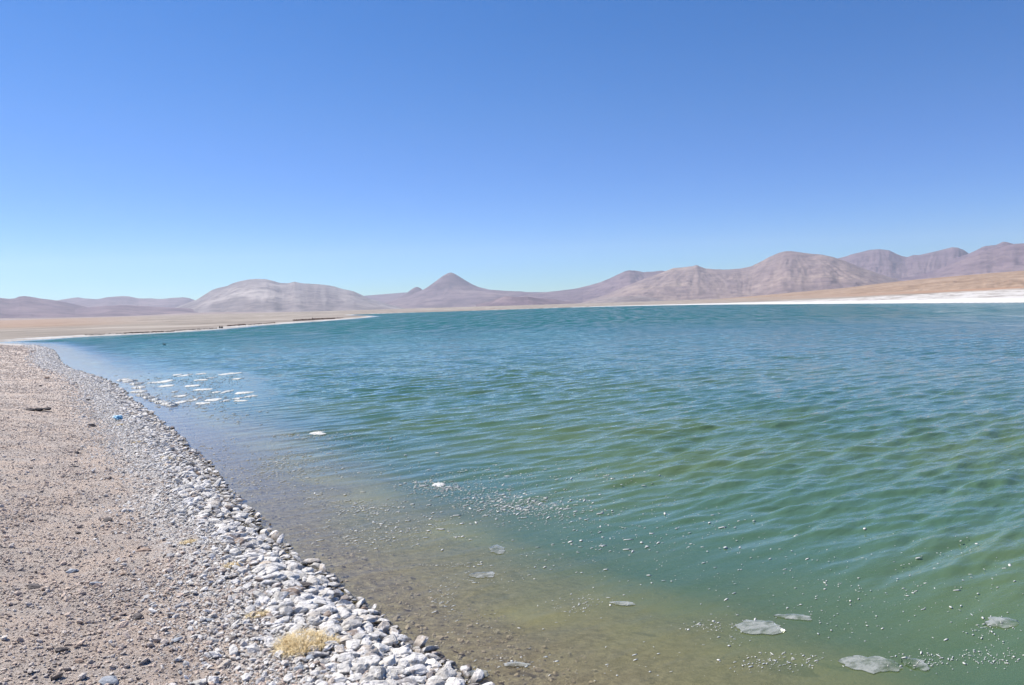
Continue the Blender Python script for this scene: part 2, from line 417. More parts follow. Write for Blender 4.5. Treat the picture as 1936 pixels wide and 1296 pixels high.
def cone(name, pts, apex_x, D, mat, base=-8.0, seed=1):
    """a free-standing volcano: each side of the outline turned about the summit"""
    q, y = interp_sil(pts, 1.5)
    ae = [azel(a, b) for a, b in zip(q, y)]; a0, e0 = azel(apex_x, 520)
    U = np.array([D*math.tan(a-a0) for a, e in ae]); H = np.array([CAM_H+e*D for a, e in ae])
    n = 190; half = max(abs(U[0]), abs(U[-1])); u = np.linspace(U[0], U[-1], 2*n); v = np.linspace(-half, half, n)
    UU, VV = np.meshgrid(u, v); rad = np.hypot(UU, VV); ang = np.arctan2(VV, UU)
    left = np.interp(-rad, U, H); right_ = np.interp(rad, U, H)
    w = .5-.5*np.cos(ang)          # 1 on the left flank
    Z = left*w+right_*(1-w)
    Z = Z-np.abs(fbm(ang*5, rad*.0015, seed, 4))*.06*(Z-base)*sstep(60, 500, rad)*np.abs(np.sin(ang))
    Z = base+(Z-base)*(1-sstep(.8, 1.0, rad/half))
    dx, dy = math.sin(a0), math.cos(a0)
    X = D*dx+UU*dy+VV*dx; Y = D*dy-UU*dx+VV*dy
    gul = np.abs(fbm(ang*5, rad*.0015, seed, 4))
    o = link(name, mesh_np(name, np.stack([X.ravel(), Y.ravel(), Z.ravel()], 1), grid_faces(n, 2*n), mat, True, {'gul': gul.ravel()*.8}))
    return tag(o, kind='structure')

M_mauve = mat_rock('mauve_slopes', (.132, .094, .116), (.172, .126, .142), (.225, .168, .172), .8)
M_tan = mat_rock('tan_slopes', (.18, .137, .14), (.235, .18, .17), (.315, .245, .205), 1.2)
M_dome = mat_rock('dome_slopes', (.165, .14, .145), (.24, .205, .20), (.36, .32, .30), 1.0)
M_fan = mat_rock('fan_slopes', (.28, .20, .145), (.32, .24, .18), (.375, .285, .22), 6.0)
M_flat = mat_rock('foot_slopes', (.27, .22, .205), (.31, .26, .24), (.35, .30, .28), 2.0)

ridge('mountain_range', [(-420,556),(-250,572),(-60,560),(60,571),(110,568),(135,564),(147,562.5),(162,565),(185,566),(205,562),(232,560),(244,561),(262,564.5),(285,564.5),(300,566),(322,564),(345,562.5),(358,564),(368,568),(420,578),(470,590)],
      13000, 3200, M_mauve, freq=70, seed=3)
ridge('mountain_slope', [(-420,566),(-250,560),(-100,568),(-40,562),(0,563.5),(18,565.5),(28,564.5),(36,561),(46,560),(58,561.5),(75,564.5),(100,567.5),(125,572),(160,580),(200,589),(240,597),(270,603)],
      8500, 3000, M_mauve, freq=24, seed=7, gul=.06, rough=.15)
ridge('hills', [(110,592),(150,583),(200,578.5),(235,577.5),(280,579.5),(320,582),(350,583),(390,587),(430,584),(460,588),(520,592)],
      7600, 1800, M_mauve, freq=26, seed=13, gul=.08, rough=.2)
ridge('plateau', [(560,575),(640,566),(690,559.5),(720,557),(765,553.5),(800,552),(860,552),(960,553),(1000,552.5),(1060,553),(1110,556),(1160,566)],
      12500, 3500, M_mauve, freq=30, seed=17, gul=.07, rough=.15)
ridge('dome_mountain', [(318,588),(345,577),(372,567),(386,558),(400,549),(412,545),(430,541),(440,536),(455,531.5),(472,528.5),(490,527.6),(503,528.2),(518,532),(530,535.5),(545,535.8),(557,533),(570,536),(590,537),(612,538.5),(632,542),(648,547),(668,551),(680,556),(692,562),(712,569),(735,576),(775,585)],
      9500, 3000, M_dome, freq=26, seed=23, peaks=(480, 560, 640), gul=.26, rough=.35, power=.8)
cone('volcano', [(640,592),(700,580),(735,571),(757,564),(780,556),(797,549.5),(806,544.8),(815,538.5),(828,529),(838,521.5),(846,517.2),(852,515.4),(858,517.2),(867,522.4),(880,530.5),(893,538),(906,543.5),(925,548),(955,550.5),(985,551.5),(1020,556),(1080,575),(1120,592)],
     852, 10500, M_mauve, seed=29)
cone('cinder_cone', [(700,592),(745,568),(757,562),(770,553.5),(779,546.5),(785,543.4),(789,542.8),(794,544.6),(803,551),(815,560),(840,575),(870,592)], 788, 10650, M_mauve, seed=30)
ridge('mountain_ridge', [(940,572),(985,560),(1030,553),(1062,549.5),(1092,545.5),(1112,540.5),(1135,534),(1152,527),(1166,520.5),(1182,513),(1190,511.2),(1202,512.2),(1216,514.8),(1232,514),(1252,512.2),(1275,516),(1330,540)],
      9800, 2600, M_mauve, freq=50, seed=31, gul=.18)
ridge('lava_mound', [(900,576),(925,571),(945,563.5),(957,560.5),(975,562),(998,561),(1012,564),(1045,566),(1080,572),(1110,578)],
      6200, 700, M_mauve, freq=120, seed=37, gul=.3)
ridge('far_mountains', [(1500,500),(1560,492),(1590,487.5),(1612,481),(1630,476.5),(1645,472.5),(1662,471.8),(1680,473.5),(1692,479),(1704,484),(1716,486.5),(1728,482.5),(1740,482),(1758,478),(1775,474),(1790,470),(1801,467.8),(1812,468.8),(1822,473),(1832,480),(1850,486),(1900,500)],
      12500, 3200, M_mauve, freq=75, peaks=(1660, 1805), seed=41, gul=.22, rough=.6, power=1.1)
ridge('peak_range', [(1760,510),(1800,490),(1830,481),(1845,474),(1860,466),(1870,465),(1884,463.5),(1896,457.6),(1905,458.2),(1918,462),(1950,470),(2050,478),(2200,450),(2400,470)],
      12000, 3200, M_mauve, freq=60, seed=43, gul=.3, peaks=(1865, 1900))
ridge('mountain_flank', [(1640,538),(1700,527),(1740,520),(1780,507),(1812,495),(1832,486),(1850,479),(1872,472),(1898,465),(1920,461.5),(1940,460.5),(2050,466),(2200,440),(2450,470)],
      10300, 2800, M_mauve, freq=34, seed=47, gul=.1)
ridge('tan_mountain', [(1060,585),(1100,572),(1150,556),(1185,541),(1215,529),(1245,518.5),(1262,511.5),(1274,507),(1290,506),(1302,504.5),(1311,503.2),(1317,501),(1324,504.5),(1334,508),(1352,509.6),(1375,510),(1400,508.3),(1420,504),(1436,496.5),(1452,487.5),(1470,479.5),(1485,475.2),(1498,475.3),(1516,478),(1535,480.4),(1552,481.4),(1575,486.5),(1600,495),(1630,507),(1665,519),(1700,530),(1730,537),(1790,550)],
      8200, 2700, M_tan, freq=42, peaks=(1317, 1490), seed=53, gul=.30, power=1.0)
ridge('low_hill', [(1080,577),(1116,570),(1150,563.5),(1180,561),(1210,560.3),(1235,563.5),(1262,570),(1300,576)],
      4200, 600, M_dome, freq=40, seed=59, gul=.08)
ridge('alluvial_slope', [(1260,577),(1300,572.5),(1345,566.5),(1400,562),(1470,556),(1530,550.5),(1600,544.5),(1660,537),(1730,529),(1800,523),(1870,517),(1936,512),(2100,498),(2400,480)],
      2600, 2050, M_fan, D2=1500, freq=30, seed=61, gul=.03, power=1.0, rough=.2)
ridge('valley_floor', [(-420,590),(-200,595),(0,602),(120,600.5),(240,598),(360,592),(420,590.5),(520,590),(640,588.5),(760,586),(860,583),(980,578),(1080,574.5),(1180,571.5),(1300,569.5),(1420,566)],
      3800, 2600, M_flat, freq=20, seed=67, gul=.02, power=1.0, rough=.15)

# ---------------------------------------------------------------- stones
def stone_template(seed, sub=2, flat=.6, ang=.35):
    bm = bmesh.new(); bmesh.ops.create_icosphere(bm, subdivisions=sub, radius=1)
    rs = random.Random(seed)
    planes = [(Vector((rs.gauss(0, 1), rs.gauss(0, 1), rs.gauss(0, .8))).normalized(), rs.uniform(.50, .86)) for _ in range(15)]
    off = Vector((rs.uniform(-50, 50), rs.uniform(-50, 50), seed))
    for v in bm.verts:
        c = v.co.copy()
        for pn, pd in planes:
            d = c.dot(pn)-pd
            if d > 0: c -= pn*d*.92
        c *= 1+.26*mnoise.noise(c*1.7+off)+.05*mnoise.noise(c*5+off)
        v.co = Vector((c.x*1.12, c.y*.86, c.z*flat))
    V = np.array([v.co[:] for v in bm.verts]); Fc = np.array([[v.index for v in f.verts] for f in bm.faces]); bm.free()
    return V, Fc
def mat_stone(name, kind):
    t = NT(name)
    r = t.math('FRACT', t.math('ADD', t.attr('rnd'), t.math('MULTIPLY', t.n('ObjectInfo').outputs['Random'], t.attr('single'))))
    geo = t.n('NewGeometry'); z = t.n('SeparateXYZ', {0: geo.outputs['Position']}).outputs[2]
    p = t.pos(); n = t.noise(p, 30, 5, .65); n2 = t.noise(p, 9, 4, .6)
    if kind == 'pale':
        col = t.ramp(r, [(0, (.68, .67, .64)), (.28, (.58, .565, .53)), (.46, (.45, .435, .40)), (.60, (.68, .67, .65)), (.74, (.46, .455, .44)), (.83, (.58, .51, .42)), (.92, (.32, .32, .33)), (1, (.28, .21, .16))])
        col = t.mix(t.mr(n2, .50, .62), col, (.74, .73, .71))
        col = t.mix(t.mr(n, .54, .66, 0, .7), col, (.28, .25, .21))
    else:
        col = t.ramp(r, [(0, (.46, .375, .305)), (.2, (.58, .485, .41)), (.4, (.66, .535, .44)), (.55, (.38, .33, .29)), (.7, (.64, .57, .50)), (.82, (.48, .43, .39)), (.93, (.74, .69, .62)), (1, (.19, .16, .14))])
        col = t.mix(t.mr(n, .5, .7, 0, .4), col, (.20, .17, .15))
    wet = t.mr(t.math('ADD', z, t.math('MULTIPLY', n2, .05)), .030, .058, 1, 0)
    col = t.mix(t.math('MULTIPLY', wet, t.mr(t.attr('under'), 0, 1, .8, .25)), col, (.085, .070, .058))
    rough = t.mr(wet, 0, 1, .92, .45)
    t.bsdf(col, rough, t.bump(n, .03, 1.0), Specular_IOR_Level=.3)
    return t.m
M_pale = mat_stone('pale_stone', 'pale'); M_grav = mat_stone('gravel_stone', 'gravel')

TS = [stone_template(i, 2, random.uniform(.30, .62)) for i in range(10)]
def scatter(name, pos, size, mat, temps, rnd, flatten=None):
    n = len(pos); tid = rng.integers(0, len(temps), n); a = rng.uniform(0, 2*PI, n); tx = rng.normal(0, .28, n); ty = rng.normal(0, .28, n)
    asp = rng.uniform(.75, 1.3, n)
    Vs, Fs, Rs, off = [], [], [], 0
    for k, (TV, TF) in enumerate(temps):
        m = np.where(tid == k)[0]
        if not len(m): continue
        v = TV[None]*size[m, None, None]
        v = v*np.stack([asp[m], 1/asp[m], np.ones(len(m))], 1)[:, None, :]
        z = v[..., 2]+v[..., 0]*tx[m, None]+v[..., 1]*ty[m, None]
        ca, sa = np.cos(a[m])[:, None], np.sin(a[m])[:, None]
        x = v[..., 0]*ca-v[..., 1]*sa; y = v[..., 0]*sa+v[..., 1]*ca
        w = np.stack([x, y, z], -1)+pos[m][:, None, :]
        Vs.append(w.reshape(-1, 3)); Fs.append((TF[None]+(np.arange(len(m))*len(TV))[:, None, None]+off).reshape(-1, 3))
        Rs.append(np.repeat(rnd[m], len(TV))); off += len(m)*len(TV)
    me = mesh_np(name, np.concatenate(Vs), np.concatenate(Fs), mat, False, {'rnd': np.concatenate(Rs)})
    return link(name, me)

# sample candidate points on our own beach, uniform over the visible wedge
SHP = np.array([(p.x, p.y) for p in near])
_ga = np.linspace(-.80, .80, 420); _gr = np.linspace(math.log(2.2), math.log(130), 420)
_GA, _GR = np.meshgrid(_ga, _gr); _GS = shore_s((np.exp(_GR)*np.sin(_GA)).ravel(), (np.exp(_GR)*np.cos(_GA)).ravel()).reshape(420, 420)
def quick_s(x, y):
    a = np.clip((np.arctan2(x, y)+.8)/1.6*419, 0, 418.99); b = np.clip((np.log(np.hypot(x, y))-_gr[0])/(_gr[-1]-_gr[0])*419, 0, 418.99)
    i, j = a.astype(int), b.astype(int); u, v = a-i, b-j
    return (_GS[j, i]*(1-u)+_GS[j, i+1]*u)*(1-v)+(_GS[j+1, i]*(1-u)+_GS[j+1, i+1]*u)*v
def quick_z(x, y): return ground_z(x, y, quick_s(x, y))
def along_shore(n, smin, smax, rmax=112, bias=1.0):
    """points in a band smin..smax inland of our shoreline, density falling with distance as the picture needs"""
    r = np.exp(rng.uniform(math.log(4.2), math.log(rmax), n))
    a = rng.uniform(-.66, .10, n)
    x, y = r*np.sin(a), r*np.cos(a)
    s = quick_s(x, y); m = (s > smin) & (s < smax)
    return x[m], y[m], s[m], r[m]

# --- white shore stones
x, y, s, r = along_shore(900000, -.22, 2.2)
# keep probability: full in the berm, thinning inland
edge = .66+.30*fbm(x*.5, y*.5, 81, 3)+.50*sstep(12, 24, r)
keepp = np.where(s < edge, 1.0, np.exp(-(s-edge)/.30))
m = rng.random(len(x)) < keepp; x, y, s, r, edge = x[m], y[m], s[m], r[m], edge[m]
base = np.clip(.0195*np.exp(rng.normal(0, .60, len(x))), .007, .090)
base *= (1.15-.5*sstep(.5, 1.1, s))*(1+.12*(r > 25))
base = np.maximum(base, r*.0011)
order = np.argsort(-base); cellsz = .14; gridd = {}; sel = []
for i in order:
    if len(sel) > 60000: break
    cx, cy = int(x[i]//cellsz), int(y[i]//cellsz); ok = True; bi = base[i]
    for ux in (-1, 0, 1):
        for uy in (-1, 0, 1):
            for j in gridd.get((cx+ux, cy+uy), ()):
                if (x[i]-x[j])**2+(y[i]-y[j])**2 < ((bi+base[j])*.70)**2: ok = False; break
            if not ok: break
        if not ok: break
    if ok: gridd.setdefault((cx, cy), []).append(i); sel.append(i)
sel = np.array(sel); x, y, s, r, base, edge_s = x[sel], y[sel], s[sel], r[sel], base[sel], edge[sel]
gzz = ground_z(x, y, s); pos = np.stack([x, y, gzz+base*.18+rng.uniform(0, .02, len(x))], 1)
rnd = np.where(s > edge_s, rng.uniform(0, .47, len(x))+np.where(rng.random(len(x)) < .3, .38, 0), rng.random(len(x)))
ux, uy, ud = project(pos); pix = base/ud*F
vis = (ux > -5) & (ux < 1941) & (uy < 1300) & (uy > 0) & (s > 0.02)
score = np.where(vis, pix, 0); top = np.argsort(-score)[:280]
rest = np.setdiff1d(np.arange(len(x)), top)
st = scatter('shore_stones', pos[rest], base[rest], M_pale, TS, rnd[rest])
tag(st, 'band of white salt crusted stones piled along the waterline', 'stones', kind='stuff')
TL = [stone_template(100+i, 3, random.uniform(.34, .65)) for i in range(14)]
TLM = []
for V_, F_ in TL:
    me = mesh_np('pale_stone', V_, F_, M_pale, False, {'single': np.ones(len(V_))}); TLM.append(me)
picked = []
for q_, i in enumerate(top):
    o = link('pale_stone', TLM[q_ % len(TLM)])
    k = base[i]*random.uniform(1.0, 1.2); o.scale = (k*random.uniform(.9, 1.25), k, k*random.uniform(.8, 1.1)); o.location = pos[i]
    o.rotation_euler = (random.gauss(0, .2), random.gauss(0, .2), random.uniform(0, 6.28))
    picked.append((o, i, k))

zones = {}
for o, i, k in picked:
    if uy[i] > 1262: al = 'near the bottom edge of the photo'
    elif uy[i] > 1196: al = 'beside the large dry grass tuft'
    elif uy[i] > 1130: al = 'just beyond the large dry grass tuft'
    elif uy[i] > 1060: al = 'beside the largest dark rock'
    else: al = 'beyond the largest dark rock'
    ac = 'at the water edge' if s[i] < .38 else ('mid-band' if s[i] < .85 else 'on the gravel side')
    zones.setdefault((ac, al), []).append((-pix[i], o))
for (ac, al), lst in zones.items():
    lst.sort(key=lambda e: e[0])
    for n_, (_, o) in enumerate(lst):
        if n_ < 3: tag(o, ['largest', 'second largest', 'third largest'][n_]+' pale stone '+ac+', '+al, 'stone', 'pale stones of the shore band')
        else: tag(o, 'small pale stone '+ac+', '+al, 'stone', 'pale stones '+ac+' '+al)
# --- gravel on the beach
TG = [stone_template(200+i, 1, random.uniform(.5, .8)) for i in range(8)]
def gravel(n, smin, smax, szf, sig, rmax, amax=.10, seedc=91, dens=None):
    r = np.exp(rng.uniform(math.log(4.4), math.log(rmax), n)); a = rng.uniform(-.68, amax, n)
    x, y = r*np.sin(a), r*np.cos(a); s = quick_s(x, y); m = (s > smin) & (s < smax)
    if dens is not None: m &= rng.random(n) < dens(x, y, s)
    x, y, s, r = x[m], y[m], s[m], r[m]
    sz = np.clip(szf*np.exp(rng.normal(0, sig, len(x))), .004, .05); sz = np.maximum(sz, r*.0006)
    z = ground_z(x, y, s)+sz*.35
    return np.stack([x, y, z], 1), sz
cl = lambda x, y, s: np.clip(.45+1.1*fbm(x*1.1, y*1.1, 93, 4), .30, 1)*np.where(s > 2.2, 1, .6)
g1, z1 = gravel(420000, .5, 60, .0095, .5, 110, dens=cl)
g2, z2 = gravel(30000, .8, 60, .019, .5, 110, dens=cl)
gp = np.concatenate([g1, g2]); gz_ = np.concatenate([z1, z2])
go = scatter('gravel', gp, gz_, M_grav, TG, rng.random(len(gp)))
tag(go, 'loose brown and grey gravel covering the near beach', 'gravel', kind='stuff')

# --- stones on the bed just under the water
x, y, s, r = along_shore(26000, -1.6, -.12, 40)
m = rng.random(len(x)) < np.exp(s/1.6); x, y, s, r = x[m], y[m], s[m], r[m]
sz = np.clip(.014*np.exp(rng.normal(0, .5, len(x))), .005, .05)
bz = ground_z(x, y, s); ps = np.stack([x, y, np.minimum(bz+sz*.15, np.where(rng.random(len(x)) < .01, 9, -sz*.7))], 1)
so = scatter('submerged_stones', ps, sz, M_grav, TG, rng.random(len(x))*.75)
a_ = so.data.attributes.new('under', 'FLOAT', 'POINT'); a_.data.foreach_set('value', np.ones(len(so.data.vertices), np.float32))
tag(so, 'small brown stones on the bed under the shallow water', 'stones', kind='stuff')

# --- single dark or odd stones (photo position, diameter in photo pixels)
def mat_simple(name, c, rough=.9, dark=None, sc=20, **kw):
    t = NT(name); n = t.noise(t.pos(obj=True), sc, 5, .6)
    col = t.mix(t.mr(n, .38, .62), (*c,), (*(dark or tuple(v*.55 for v in c)),))
    t.bsdf(col, rough, t.bump(n, .01, .6), **kw); return t.m
M_dark = mat_simple('dark_rock', (.13, .115, .11), .9, (.045, .04, .04), 3)
M_blue = mat_simple('blue_grey_rock', (.36, .39, .42), .9, (.20, .22, .25), 3)
M_brown = mat_simple('brown_rock', (.36, .27, .21), .9, (.18, .13, .10), 3)
M_whit = mat_simple('white_rock', (.72, .71, .68), .9, (.5, .49, .46), 3)
def on_ground(px, py):
    z = .5
    for _ in range(8):
        p = P(px, py, z); z = float(ground_z(np.array([p.x]), np.array([p.y]))[0])
    return P(px, py, max(z, 0))
def rock(name, px, py, w, mat, label, hgt=.7, cat='rock', group=None, seed=None, rot=None, base=None):
    b = base or on_ground(px, py); d = (b-cam.location).length
    R = w/2/F*d
    V_, F_ = TL[(seed if seed is not None else random.randrange(14)) % 14]
    V_ = V_/np.abs(V_[:, :2]).max()
    o = link(name, mesh_np(name, V_, F_, mat, False)); o.scale = (R, R*.85, R*1.2*hgt)
    o.location = b+Vector((0, 0, R*hgt*.35)); o.rotation_euler = (random.gauss(0, .12), random.gauss(0, .12), random.uniform(-.5, .5) if rot is None else rot)
    return tag(o, label, cat, group)
rock('rock', 145, 858, 11, M_dark, 'small black rock standing alone on brown gravel, left of the white stone band', 1.1, seed=1)
rock('rock', 174, 806, 13, M_dark, 'dark grey pale-topped rock at the inland edge of the white band, beside the blue bag', .7, seed=2)
rock('rock', 167, 758, 9, M_dark, 'dark rock at the inland edge of the white stones, just beyond the blue bag', .8, seed=3)
rock('rock', 143, 725, 8, M_dark, 'small dark rock inside the far part of the white stone band', .6, seed=4)
rock('rock', 298, 803, 15, M_dark, 'low dark rock sticking out of the shallow water beside the white stones', .5, seed=5, base=P(298, 803, 0.0))
rock('rock', 568, 1112, 46, M_dark, 'largest dark rock at the near waterline, crusted white on top', .62, seed=6)
rock('rock', 592, 1140, 26, M_whit, 'pale block just behind the large dark rock at the waterline', .6, seed=8)
rock('rock', 578, 1152, 44, M_blue, 'blue grey rock half buried in the white stones above the dry grass', .5, seed=7)
rock('rock', 738, 1226, 22, M_dark, 'round dark stone on the outer edge of the near white stones', .8, seed=9)
rock('rock', 703, 1208, 34, M_whit, 'large flat white stone at the water edge right of the dry grass', .42, seed=10)
rock('rock', 588, 1248, 28, M_blue, 'smooth light blue grey stone just below the dry grass', .8, seed=11)
rock('rock', 566, 1268, 22, M_blue, 'round blue grey stone at the gravel edge near the bottom of the beach', .85, seed=12)
rock('rock', 640, 1284, 28, M_whit, 'oval whitish stone at the bottom edge of the picture in the stone band', .6, seed=13)
rock('rock', 580, 1192, 14, M_brown, 'rust brown stone just above the dry grass', .8, seed=3)
rock('rock', 116, 1232, 24, M_dark, 'dark stone with a white top on the gravel in the lower left', .75, seed=0)
rock('rock', 150, 1251, 16, M_brown, 'brown stone just right of the dark white-topped stone in the lower left', .5, seed=2)
rock('rock', 208, 1292, 34, M_blue, 'grey stone cut by the bottom edge of the picture on the gravel', .6, seed=5)
rock('rock', 332, 1212, 22, M_blue, 'pale grey angular stone lying on gravel left of the dry grass', .45, seed=4)
rock('rock', 389, 1175, 27, M_blue, 'blue grey slab on the gravel above left of the dry grass', .4, seed=6)
rock('rock', 220, 1172, 14, M_brown, 'small pinkish brown stone on the middle of the gravel', .8, seed=7)
rock('rock', 260, 1168, 26, M_dark, 'cluster-like dark stone on the middle of the gravel', .5, seed=8)
rock('rock', 182, 1105, 22, M_blue, 'flat grey stone on the gravel with a dark shadow', .4, seed=9)
rock('rock', 135, 1082, 22, M_blue, 'light grey stone lying on the left side of the gravel', .5, seed=10)
rock('rock', 226, 1088, 20, M_brown, 'flat tan slab on the gravel right of the light grey stone', .3, seed=11)
rock('rock', 270, 1042, 26, M_brown, 'thin dark edged slab lying on the orange gravel', .3, seed=12)
rock('rock', 204, 985, 18, M_dark, 'dark stone on the upper middle of the gravel beach', .6, seed=13)
rock('rock', 147, 1009, 14, M_dark, 'small dark stone on the gravel left of the thin slab', .6, seed=1)
rock('rock', 65, 1111, 26, M_dark, 'low dark stone on gravel at the left side of the picture', .4, seed=2)
rock('rock', 142, 883, 10, M_dark, 'small dark pebble rock just down the beach from the black rock', .5, seed=3)
rock('rock', 120, 902, 12, M_dark, 'dark low rock between the black rock and the left edge', .5, seed=4)
rock('rock', 205, 905, 16, M_dark, 'dark stone at the edge where brown gravel meets the white band', .5, seed=5)
rock('rock', 262, 902, 12, M_dark, 'charcoal stone in the middle of the white band', .5, seed=6)
rock('rock', 88, 716, 12, M_brown, 'brown clod on the upper beach near the bend', .5, seed=7)
rock('rock', 76, 731, 6, M_dark, 'tiny black stone on the upper beach above the dark clod', .8, seed=8)
rock('rock', 60, 665, 10, M_dark, 'flat dark stone near the top bend of the beach', .3, seed=9)
# the dark lumpy clod: one thing, one mesh
def clod():
    b = on_ground(68, 776); d = (b-cam.location).length; Vs, Fs, off = [], [], 0
    for k, (dx, dy, sz) in enumerate([(-22, 6, 7), (-12, 0, 10), (-4, -6, 12), (6, -2, 11), (14, 3, 12), (20, -1, 9), (2, 5, 9), (-16, -4, 8)]):
        V_, F_ = TL[k]; R = sz/F*d*.62
        v = V_*np.array([R*1.2, R, R*.8])+np.array([dx/F*d, dy/F*d*1.3, R*.25]); Vs.append(v); Fs.append(F_+off); off += len(V_)
    o = link('dark_clod', mesh_np('dark_clod', np.concatenate(Vs), np.concatenate(Fs), M_dark, False)); o.location = b
    tag(o, 'broken dark brown clod of peat on the brown gravel of the upper beach', 'clod')
clod()

# ---------------------------------------------------------------- crumpled blue and white plastic bag
def bag():
    b = on_ground(226, 795); d = (b-cam.location).length; R = 9/F*d
    def part(off, k, seed, fl):
        bm = bmesh.new(); bmesh.ops.create_icosphere(bm, subdivisions=4, radius=1)
        for v in bm.verts:
            c = v.co; n = abs(mnoise.noise(c*1.8+Vector((seed, 0, 0))))+.5*abs(mnoise.noise(c*4+Vector((0, seed, 0))))
            c *= .62+.75*n; c.z *= fl
        me = bpy.data.meshes.new('p'); bm.to_mesh(me); bm.free()
        me.transform(Matrix.Translation(off) @ Matrix.Scale(k, 4)); return me
    root = bpy.data.objects.new('plastic_bag', None); COL.objects.link(root); root.location = b+Vector((0, 0, R*.2))
    root.empty_display_size = .1
    tag(root, 'crumpled blue and white plastic bag lying on the white stones', 'bag')
    for nm, off, k, seed, c in (('bag_body', Vector((0, 0, R*.3)), R*.7, 3, (.22, .52, .74)), ('bag_handle', Vector((-R*.8, R*.7, R*.3)), R*.75, 8, (.62, .80, .86))):
        m = mat_simple(nm+'_plastic', c, .35, tuple(v*.8 for v in c), 8); me = part(off, k, seed, .6); me.materials.append(m); link(nm, me, root)
bag()

# ---------------------------------------------------------------- dry grass
M_grass = mat_simple('dry_grass', (.82, .70, .44), .85, (.60, .47, .25), 14)
def tuft(px, py, wpx, hpx, n, label, L=.10):
    b = on_ground(px, py); d = (b-cam.location).length; Rx = wpx/2/F*d; Ry = Rx*.75
    Vs, Fs, off = [], [], 0
    for _ in range(n):
        a = random.uniform(0, 2*PI); q = math.sqrt(random.random()); x0, y0 = Rx*q*math.cos(a), Ry*q*math.sin(a)
        z0 = float(quick_z(np.array([b.x+x0]), np.array([b.y+y0]))[0])-b.z+.02
        ln = L*random.uniform(.5, 1.3)*(1.15-q*.5); hd = random.uniform(0, 2*PI); w = random.uniform(.002, .0042)
        lean = random.uniform(.3, 1.3); p = Vector((x0, y0, z0)); side = Vector((math.cos(hd+1.57), math.sin(hd+1.57), 0))
        ang = random.uniform(.35, 1.4); pts = []
        for k in range(6):
            pts.append(p.copy()); st_ = ln/5
            p = p+Vector((math.cos(hd)*math.cos(ang), math.sin(hd)*math.cos(ang), math.sin(ang)))*st_
            ang -= lean*random.uniform(.25, .75); hd += random.gauss(0, .5)
        for k, pt in enumerate(pts):
            ww = w*(1-k/6.5); Vs += [pt-side*ww, pt+side*ww]
        for k in range(5): Fs.append((off+2*k, off+2*k+1, off+2*k+3, off+2*k+2))
        off += 12
    o = link('dry_grass_tuft', mesh_np('dry_grass_tuft', np.array([v[:] for v in Vs]), np.array(Fs), M_grass, False)); o.location = b
    tag(o, label, 'grass tuft', 'dry grass tufts among the shore stones')
tuft(580, 1222, 104, 40, 2400, 'largest tuft of straw yellow dry grass matted among the near white stones', .15)
tuft(440, 1072, 34, 10, 330, 'sparse yellow grass at the inland edge of the white stones above the large tuft', .05)
tuft(357, 1028, 30, 10, 260, 'thin ochre grass patch between gravel and white stones, second up from the large tuft', .05)
tuft(487, 1166, 40, 12, 300, 'wispy yellow grass among grey pebbles just up the beach from the large tuft', .05)
tuft(318, 868, 34, 10, 320, 'small ochre weeds in the white band above the bend of dark stones', .05)
tuft(228, 805, 12, 12, 160, 'rusty yellow weeds right below the blue bag', .06)
tuft(258, 838, 16, 12, 180, 'olive weeds between the white stones a little below the blue bag', .05)

# ---------------------------------------------------------------- ice and foam
def mat_ice():
    t = NT('ice'); n = t.noise(t.pos(), 12, 5, .6)
    t.bsdf(t.mix(t.mr(n, .4, .6), (.62, .61, .56), (.42, .45, .44)), .8, t.bump(n, .02, .7)); return t.m
M_ice = mat_ice()
def mat_thin_ice():
    t = NT('thin_ice'); n = t.noise(t.pos((.5, 1, 1), -CREST), 14, 5, .65); n2 = t.noise(t.pos(), 2.5, 4, .6)
    d = t.n('BsdfDiffuse', {'Color': t.mix(t.mr(n, .4, .62), (.40, .43, .40), (.62, .64, .62))}); tr = t.n('BsdfTransparent')
    m = t.n('MixShader', {0: t.mr(t.math('MULTIPLY', n, t.mr(n2, .2, .6)),   .14, .48, .0, .42), 1: tr, 2: d})
    gl = t.n('BsdfGlossy', {'Roughness': .08}); fr = t.n('Fresnel', {'IOR': 1.31})
    o = t.n('MixShader', {0: fr, 1: m, 2: gl}); t.t.links.new(o.outputs[0], t.out.inputs['Surface']); return t.m
M_thin = mat_thin_ice()
